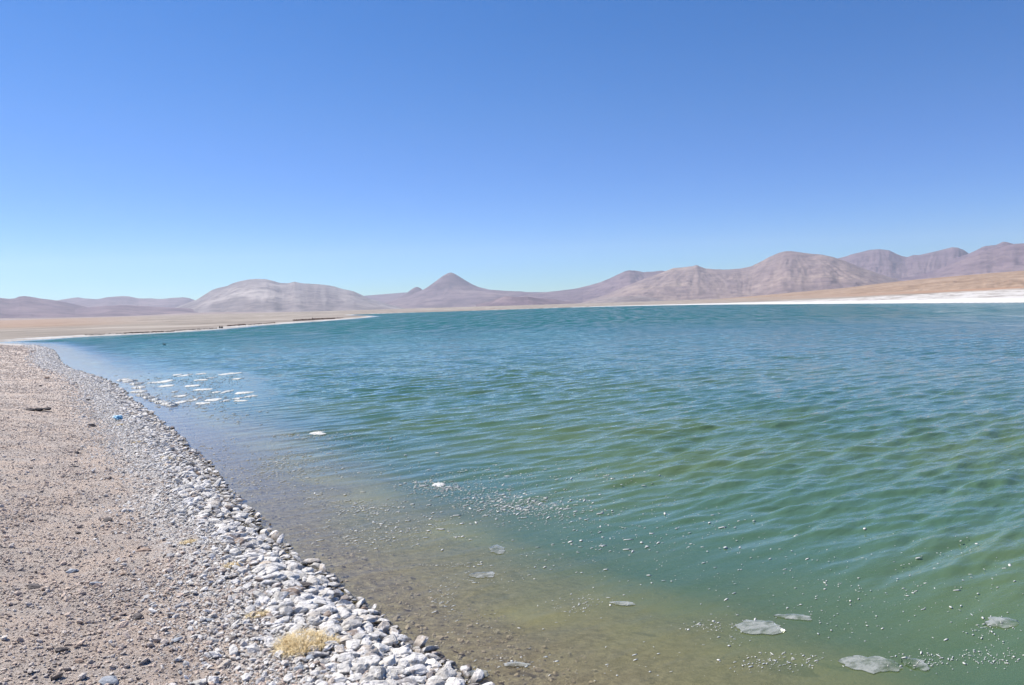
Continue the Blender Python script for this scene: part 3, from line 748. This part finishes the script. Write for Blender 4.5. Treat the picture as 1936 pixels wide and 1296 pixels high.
def blob(name, px, py, w, h, thick, mat, label, cat, group=None, seed=0, tilt=0, lump=.35, n=40, z0=None, chunky=False):
    """a floating slab: irregular outline with a lumpy top; w,h in photo pixels"""
    b = P(px, py, 0.0); d = b.y; d3 = (b-cam.location).length
    rx = w/2/F*d3; ry = h/2/F*d3*d3/CAM_H*.95
    bm = bmesh.new(); rs = random.Random(seed*7+1); rings = 5; vv = []
    for k in range(rings+1):
        q = k/rings
        for j in range(n):
            a = 2*PI*j/n
            R = 1+lump*(mnoise.noise(Vector((math.cos(a)*1.3, math.sin(a)*1.3, seed*3.1)))+.6*mnoise.noise(Vector((math.cos(a)*4, math.sin(a)*4, seed*1.7))))
            x_, y_ = rx*R*q*math.cos(a), ry*R*q*math.sin(a)
            z_ = thick*(1-q**4)*(.65+(1.2 if chunky else .2)*abs(mnoise.noise(Vector((x_*7/max(rx, .1), y_*5, seed)))))
            vv.append(bm.verts.new((x_, y_, z_)))
    for k in range(rings):
        for j in range(n):
            a_, b_ = k*n+j, k*n+(j+1) % n
            bm.faces.new((vv[a_], vv[a_+n], vv[b_+n], vv[b_]))
    low = [bm.verts.new((vv[rings*n+j].co.x*.96, vv[rings*n+j].co.y*.96, -thick*.8-.01)) for j in range(n)]
    for j in range(n): bm.faces.new((vv[rings*n+j], low[j], low[(j+1) % n], vv[rings*n+(j+1) % n]))
    bm.faces.new(low[::-1])
    bmesh.ops.remove_doubles(bm, verts=bm.verts, dist=1e-6); bmesh.ops.recalc_face_normals(bm, faces=bm.faces)
    me = bpy.data.meshes.new(name); bm.to_mesh(me); bm.free(); me.materials.append(mat)
    o = link(name, me); o.location = (b.x, b.y, (.006 if z0 is None else z0)); o.rotation_euler = (0, 0, tilt)
    return tag(o, label, cat, group)
G = 'white ice pieces floating in the calm patch'
floes = [(335,709,15,2.6,'narrow white ice piece at the far edge of the calm patch'),(351,710,13,4,'thick white ice chunk at the far edge of the calm patch'),
 (379,719,24,2.6,'long thin ice bar below the far thick chunk'),(398,715,7,3,'tiny ice lump at the right tip of the long thin bar'),
 (287,724,8,2.8,'small ice lump left of the twin ice piece on the left side'),(308,722,24,5,'ragged wide ice piece on the left side of the calm patch'),
 (315,730,26,3.5,'broken flat ice just below the ragged wide piece'),(362,730,24,3.2,'long white ice strip in the middle of the calm patch'),
 (385,737,30,3.4,'slanting pale ice bar right of the middle of the calm patch'),(343,749,18,4,'stout white ice bar near the lower middle of the calm patch'),
 (346,760,14,7,'heaped ice lump at the lower edge below the stout bar'),(368,756,9,6,'small upright ice lump between two lower bars'),
 (400,757,26,5,'wide white ice slab on the lower edge of the calm patch'),(383,763,22,3,'thin ice strip just under the wide lower slab'),
 (409,742,12,3.4,'short pale ice piece left of the glassy lump'),(429,741,11,7,'glassy ice lump on the right side of the calm patch'),
 (461,743,25,5,'bright white ice bar at the right end of the calm patch'),(473,750,16,5,'white ice chunk at the extreme right corner of the calm patch'),
 (449,754,15,4,'small ice piece left of the right corner chunk'),(454,758.5,26,2.6,'thin long ice strip on the lower right edge'),
 (426,758,9,5,'brownish ice lump between the wide slab and the lower right strip'),(448,706,10,3,'small ice piece at the far right corner of the calm patch'),
 (426,708,14,5,'tan tinted ice crumbs near the far right corner'),(446,717,12,3,'faint ice piece below the far right corner'),(331,741,7,2.5,'single small ice lump in the open middle of the calm patch'),
 (382,707,12,2.6,'low ice strip right of the thick far chunk'),(599,820,26,7,'white ice heap floating alone in the ripples right of the calm patch'),(829,918,24,9,'white foam and ice heap in the speckled water, farther right than the lone heap')]
for k, (a_, b_, w_, h_, l_) in enumerate(floes):
    blob('ice_piece', a_, b_, w_, h_*.8, (.022), M_ice, l_, 'ice', G if k < 26 else None, seed=k+1, lump=.6, chunky=True, tilt=random.gauss(.0, .1))
# the curved ridge of broken ice at the patch's left side
pts = [(233,719),(246,721),(258,726),(263,733),(262,741),(270,747),(281,752),(292,757),(303,761),(316,764),(326,767)]
for k, (a_, b_) in enumerate(pts):
    blob('ice_piece', a_, b_, [17,16,14,18,19,17,16,17,18,18,14][k], 2.6, .06, M_ice, 'lump of broken ice in the curved line on the left edge of the calm patch', 'ice', 'lumps in the curved ice line', seed=60+k, lump=.6, chunky=True)
for k, (a_, b_, w_, h_, l_, ti) in enumerate([(940,1040,28,15,'oval clear ice pane with a bright rim floating in brown shallow water',.2),
    (1437,1188,74,24,'grey ice pane with a straight right end floating on green water',.0),(1648,1257,82,26,'long oval grey ice pane near the lower right',-.15),
    (1727,1255,30,20,'small ragged ice pane with white rims right of the long oval pane',.2),(1893,1178,50,14,'faint ice pane in foam at the right edge',.1),
    (1500,1168,60,9,'thin sliver of sunken ice above the grey pane',-.3),(912,1088,46,12,'broken clear ice plate in the brown shallows below the oval pane',.0),
    (1178,1142,44,7,'narrow white edged ice sliver above the sandy shallows',-.25),(975,1258,46,8,'bright glinting ice sliver close to the stones at the bottom',-.1),(905,1275,34,14,'small glassy ice plate touching the last stones at the bottom',.0)]):
    blob('thin_ice_sheet', a_, b_, w_, h_, .006, M_thin, l_, 'ice', None, seed=90+k, lump=.35, z0=.008, tilt=ti)

# foam flecks: tiny bubbles of foam, uncountable
cl_px = [(300,722,60,14,160),(390,722,50,14,260),(400,750,60,12,260),(330,752,50,12,200),(440,715,26,10,110),(370,768,80,6,130),(830,922,60,12,240),(930,945,90,22,420),(1000,960,90,22,380),(690,962,60,14,170),(560,885,90,26,300),(530,870,50,16,140),(760,1000,110,28,170),
         (660,1010,90,30,120),(480,905,60,24,140),(590,825,90,8,180),(680,850,120,20,120),(900,900,160,22,200),(1100,900,160,25,110),(840,1125,26,26,120),(1080,1150,50,20,70),
         (1000,1060,70,26,60),(1120,1135,60,10,60),(1340,1185,50,8,70),(1450,1255,60,14,130),(1380,1195,40,22,60),(1520,1250,50,16,60),(1750,1250,60,16,120),(1870,1240,60,18,170),
         (1880,1190,50,26,110),(1600,1150,200,70,240),(1500,1080,260,70,220),(1150,1060,180,60,130),(1780,1090,150,70,150),(950,1250,70,18,70),(880,1180,90,40,70),(1250,1250,150,30,50),
         (860,1070,60,4,90),(940,1095,80,14,80),(1100,980,120,40,90),(1250,1000,180,50,120),(430,790,60,14,90),(420,850,50,24,80),(610,940,80,20,90)]
fx, fy = [], []
for (cx, cy, sx, sy, n) in cl_px:
    for _ in range(int(n*(1.9 if cy < 1050 else .8))):
        fx.append(random.gauss(cx, sx*.6)); fy.append(random.gauss(cy, sy*.6))
fp = np.array([P(a, min(b, 1320), 0)[:] for a, b in zip(fx, fy)])
fs_ = quick_s(fp[:, 0], fp[:, 1]); m = (fs_ < -.15) & (fp[:, 1] < 60); fp = fp[m]
bmF = bmesh.new(); bmesh.ops.create_icosphere(bmF, subdivisions=1, radius=1)
FV = np.array([v.co[:] for v in bmF.verts]); FF = np.array([[v.index for v in q.verts] for q in bmF.faces]); bmF.free()
fd = np.hypot(fp[:, 0], fp[:, 1]); fsz = np.clip(.0058*np.exp(rng.normal(0, .55, len(fp))), .002, .022)
fsz = fsz*(1+fd*.035)*np.where(fd < 10, .66, 1)
FV = FV*np.array([1, 1, .22])
asp = rng.uniform(.8, 3.0, len(fp)); an = CREST+rng.normal(0, .5, len(fp))
v = FV[None]*fsz[:, None, None]; v = v*np.stack([asp, 1/np.sqrt(asp), np.ones(len(asp))], 1)[:, None, :]
ca, sa = np.cos(an)[:, None], np.sin(an)[:, None]
W3 = np.stack([v[..., 0]*ca-v[..., 1]*sa, v[..., 0]*sa+v[..., 1]*ca, v[..., 2]], -1)+(fp+np.array([0, 0, .006]))[:, None, :]
fo = link('foam_flecks', mesh_np('foam_flecks', W3.reshape(-1, 3), (FF[None]+(np.arange(len(fp))*len(FV))[:, None, None]).reshape(-1, 3), M_ice, True))
tag(fo, 'white flecks of foam and crumbs of ice drifting on the near water', 'foam', kind='stuff')

# ---------------------------------------------------------------- dark scrub bank along the spit
def scrub():
    Vs, Fs, off = [], [], 0; pos_, sz_ = [], []
    segs = [((556,605.8),(632,602.0),150,1.0),((430,616.0),(464,613.0),60,.6),((330,624.5),(410,620),60,.35),((235,629.5),(330,625.5),110,.5),((468,613.5),(520,609.5),45,.35),((160,633),(235,629.5),60,.3),((634,601.5),(648,600.5),14,.5)]
    for (a_, b_, n_, h_) in segs:
        for _ in range(n_*3):
            t_ = random.random(); px_, py_ = a_[0]+(b_[0]-a_[0])*t_, a_[1]+(b_[1]-a_[1])*t_+random.uniform(-.6, .6)
            p_ = on_ground(px_, py_+.8); pos_.append(p_[:]); sz_.append(h_*random.uniform(.25, .7)*p_.y/300)
    o = scatter('dark_scrub', np.array(pos_), np.array(sz_), mat_simple('scrub_soil', (.17, .115, .09), .95, (.07, .05, .04), .8), TG, np.zeros(len(pos_)))
    tag(o, 'low dark brown scrub and eroded bank along the far spit', 'scrub', kind='stuff')
scrub()

# ---------------------------------------------------------------- bird and two people
def skin(name, verts, edges, radii, mat, parent, sub=1, loc=None):
    me = bpy.data.meshes.new(name); me.from_pydata(verts, edges, []); me.update(); me.materials.append(mat)
    o = link(name, me, parent)
    md = o.modifiers.new('skin', 'SKIN'); md.use_smooth_shade = True
    if not me.skin_vertices: bpy.context.view_layer.update()
    for i, r_ in enumerate(radii):
        me.skin_vertices[0].data[i].radius = (r_, r_) if not isinstance(r_, tuple) else r_
    me.skin_vertices[0].data[0].use_root = True
    ss = o.modifiers.new('sub', 'SUBSURF'); ss.levels = sub; ss.render_levels = sub
    return o
def skin_layer(o): pass
M_feather = mat_simple('black_feathers', (.018, .020, .024), .6, (.01, .01, .012), 30)
M_beak = mat_simple('pale_beak', (.55, .50, .40), .5)
def bird():
    b = P(310.5, 652.0, 0); d = b.y; k = 6.6/F*d/.46
    root = bpy.data.objects.new('waterbird', None); COL.objects.link(root); root.location = b; root.scale = (k, k, k); root.empty_display_size = .1
    tag(root, 'small black waterbird swimming alone on the green water, head to the left', 'bird')
    vs_ = [(.02, 0, .05), (-.10, 0, .07), (-.155, 0, .13), (-.165, 0, .20), (-.19, 0, .235), (.13, 0, .075), (.22, 0, .105), (.27, 0, .12)]
    es_ = [(0, 1), (1, 2), (2, 3), (3, 4), (0, 5), (5, 6), (6, 7)]
    skin('body', vs_, es_, [.082, .066, .036, .028, .034, .066, .034, .012], M_feather, root, 2)
    skin('beak', [(-.215, 0, .235), (-.262, 0, .228)], [(0, 1)], [.013, .004], M_beak, root, 1)
def add_skin_attr(): pass
M_skin = mat_simple('skin_tone', (.42, .26, .18), .6); M_hair = mat_simple('black_hair', (.02, .017, .015), .6)
def person(px, py, coat, trousers, label, face=1, s=1.0):
    b = on_ground(px, py); root = bpy.data.objects.new('person', None); COL.objects.link(root); root.location = b; root.empty_display_size = .2
    k = s*(5.9/F*b.y)/1.02; root.scale = (k, k, k); root.rotation_euler = (0, 0, 0 if face > 0 else PI)
    tag(root, label, 'person', 'two people crouching on the far shore')
    # crouching figure, facing +x: pelvis root, spine, neck, head, arms to the knees, bent legs with feet and hands
    V = [(0, 0, .26), (.03, 0, .42), (.07, 0, .62), (.10, 0, .74), (.12, 0, .80), (.14, 0, .90),
         (0, .10, .25), (.36, .13, .44), (.20, .13, .08), (.30, .14, .04), (0, -.10, .25), (.36, -.13, .44), (.20, -.13, .08), (.30, -.14, .04),
         (.08, .17, .68), (.20, .21, .48), (.38, .12, .46), (.44, .09, .46), (.08, -.17, .68), (.20, -.21, .48), (.38, -.12, .46), (.44, -.09, .46)]
    E = [(0, 1), (1, 2), (2, 3), (3, 4), (4, 5), (0, 6), (6, 7), (7, 8), (8, 9), (0, 10), (10, 11), (11, 12), (12, 13), (3, 14), (14, 15), (15, 16), (16, 17), (3, 18), (18, 19), (19, 20), (20, 21)]
    R = [.14, .13, .15, .10, .055, .095, .09, .065, .045, .04, .09, .065, .045, .04, .06, .048, .035, .03, .06, .048, .035, .03]
    skin('body', V, E, R, M_skin, root, 1)
    j = [0, 1, 2, 3, 14, 15, 16, 18, 19, 20]
    VJ = [V[i] for i in j]; EJ = [(0, 1), (1, 2), (2, 3), (3, 4), (4, 5), (5, 6), (3, 7), (7, 8), (8, 9)]
    skin('coat', VJ, EJ, [R[i]*1.18+.012 for i in j], coat, root, 1)
    j = [0, 6, 7, 8, 9, 10, 11, 12, 13]; VT = [V[i] for i in j]; ET = [(0, 1), (1, 2), (2, 3), (3, 4), (0, 5), (5, 6), (6, 7), (7, 8)]
    skin('trousers', VT, ET, [R[i]*1.15+.01 for i in j], trousers, root, 1)
    skin('hair', [(.10, 0, .90), (.12, 0, .96)], [(0, 1)], [.09, .075], M_hair, root, 1)
bird()
M_olive = mat_simple('olive_cloth', (.085, .08, .055), .9); M_navy = mat_simple('navy_cloth', (.022, .024, .04), .9); M_black = mat_simple('black_cloth', (.03, .028, .03), .9)
person(415.2, 621.3, M_olive, M_olive, 'person crouching at the far waterline in olive clothes, left of two', 1, 1.0)
person(420.4, 621.6, M_navy, M_black, 'person crouching at the far waterline in dark navy clothes, right of two', -1, 1.0)

# ---------------------------------------------------------------- haze over the valley
def haze():
    bm = bmesh.new(); bmesh.ops.create_cube(bm, size=1)
    zb, zt = -40.0, 1150.0; R = 15500.0
    for v in bm.verts: v.co = Vector((v.co.x*2*R, v.co.y*2*R, (zb+zt)/2+v.co.z*(zt-zb)))
    me = bpy.data.meshes.new('haze'); bm.to_mesh(me); bm.free()
    t = NT('haze_material'); vol = t.n('VolumePrincipled', {'Color': (.74, .86, 1.0, 1), 'Density': 3.8e-5, 'Anisotropy': .3})
    t.t.links.new(vol.outputs[0], t.out.inputs['Volume']); me.materials.append(t.m)
    o = link('haze', me); tag(o, kind='stuff')
haze()
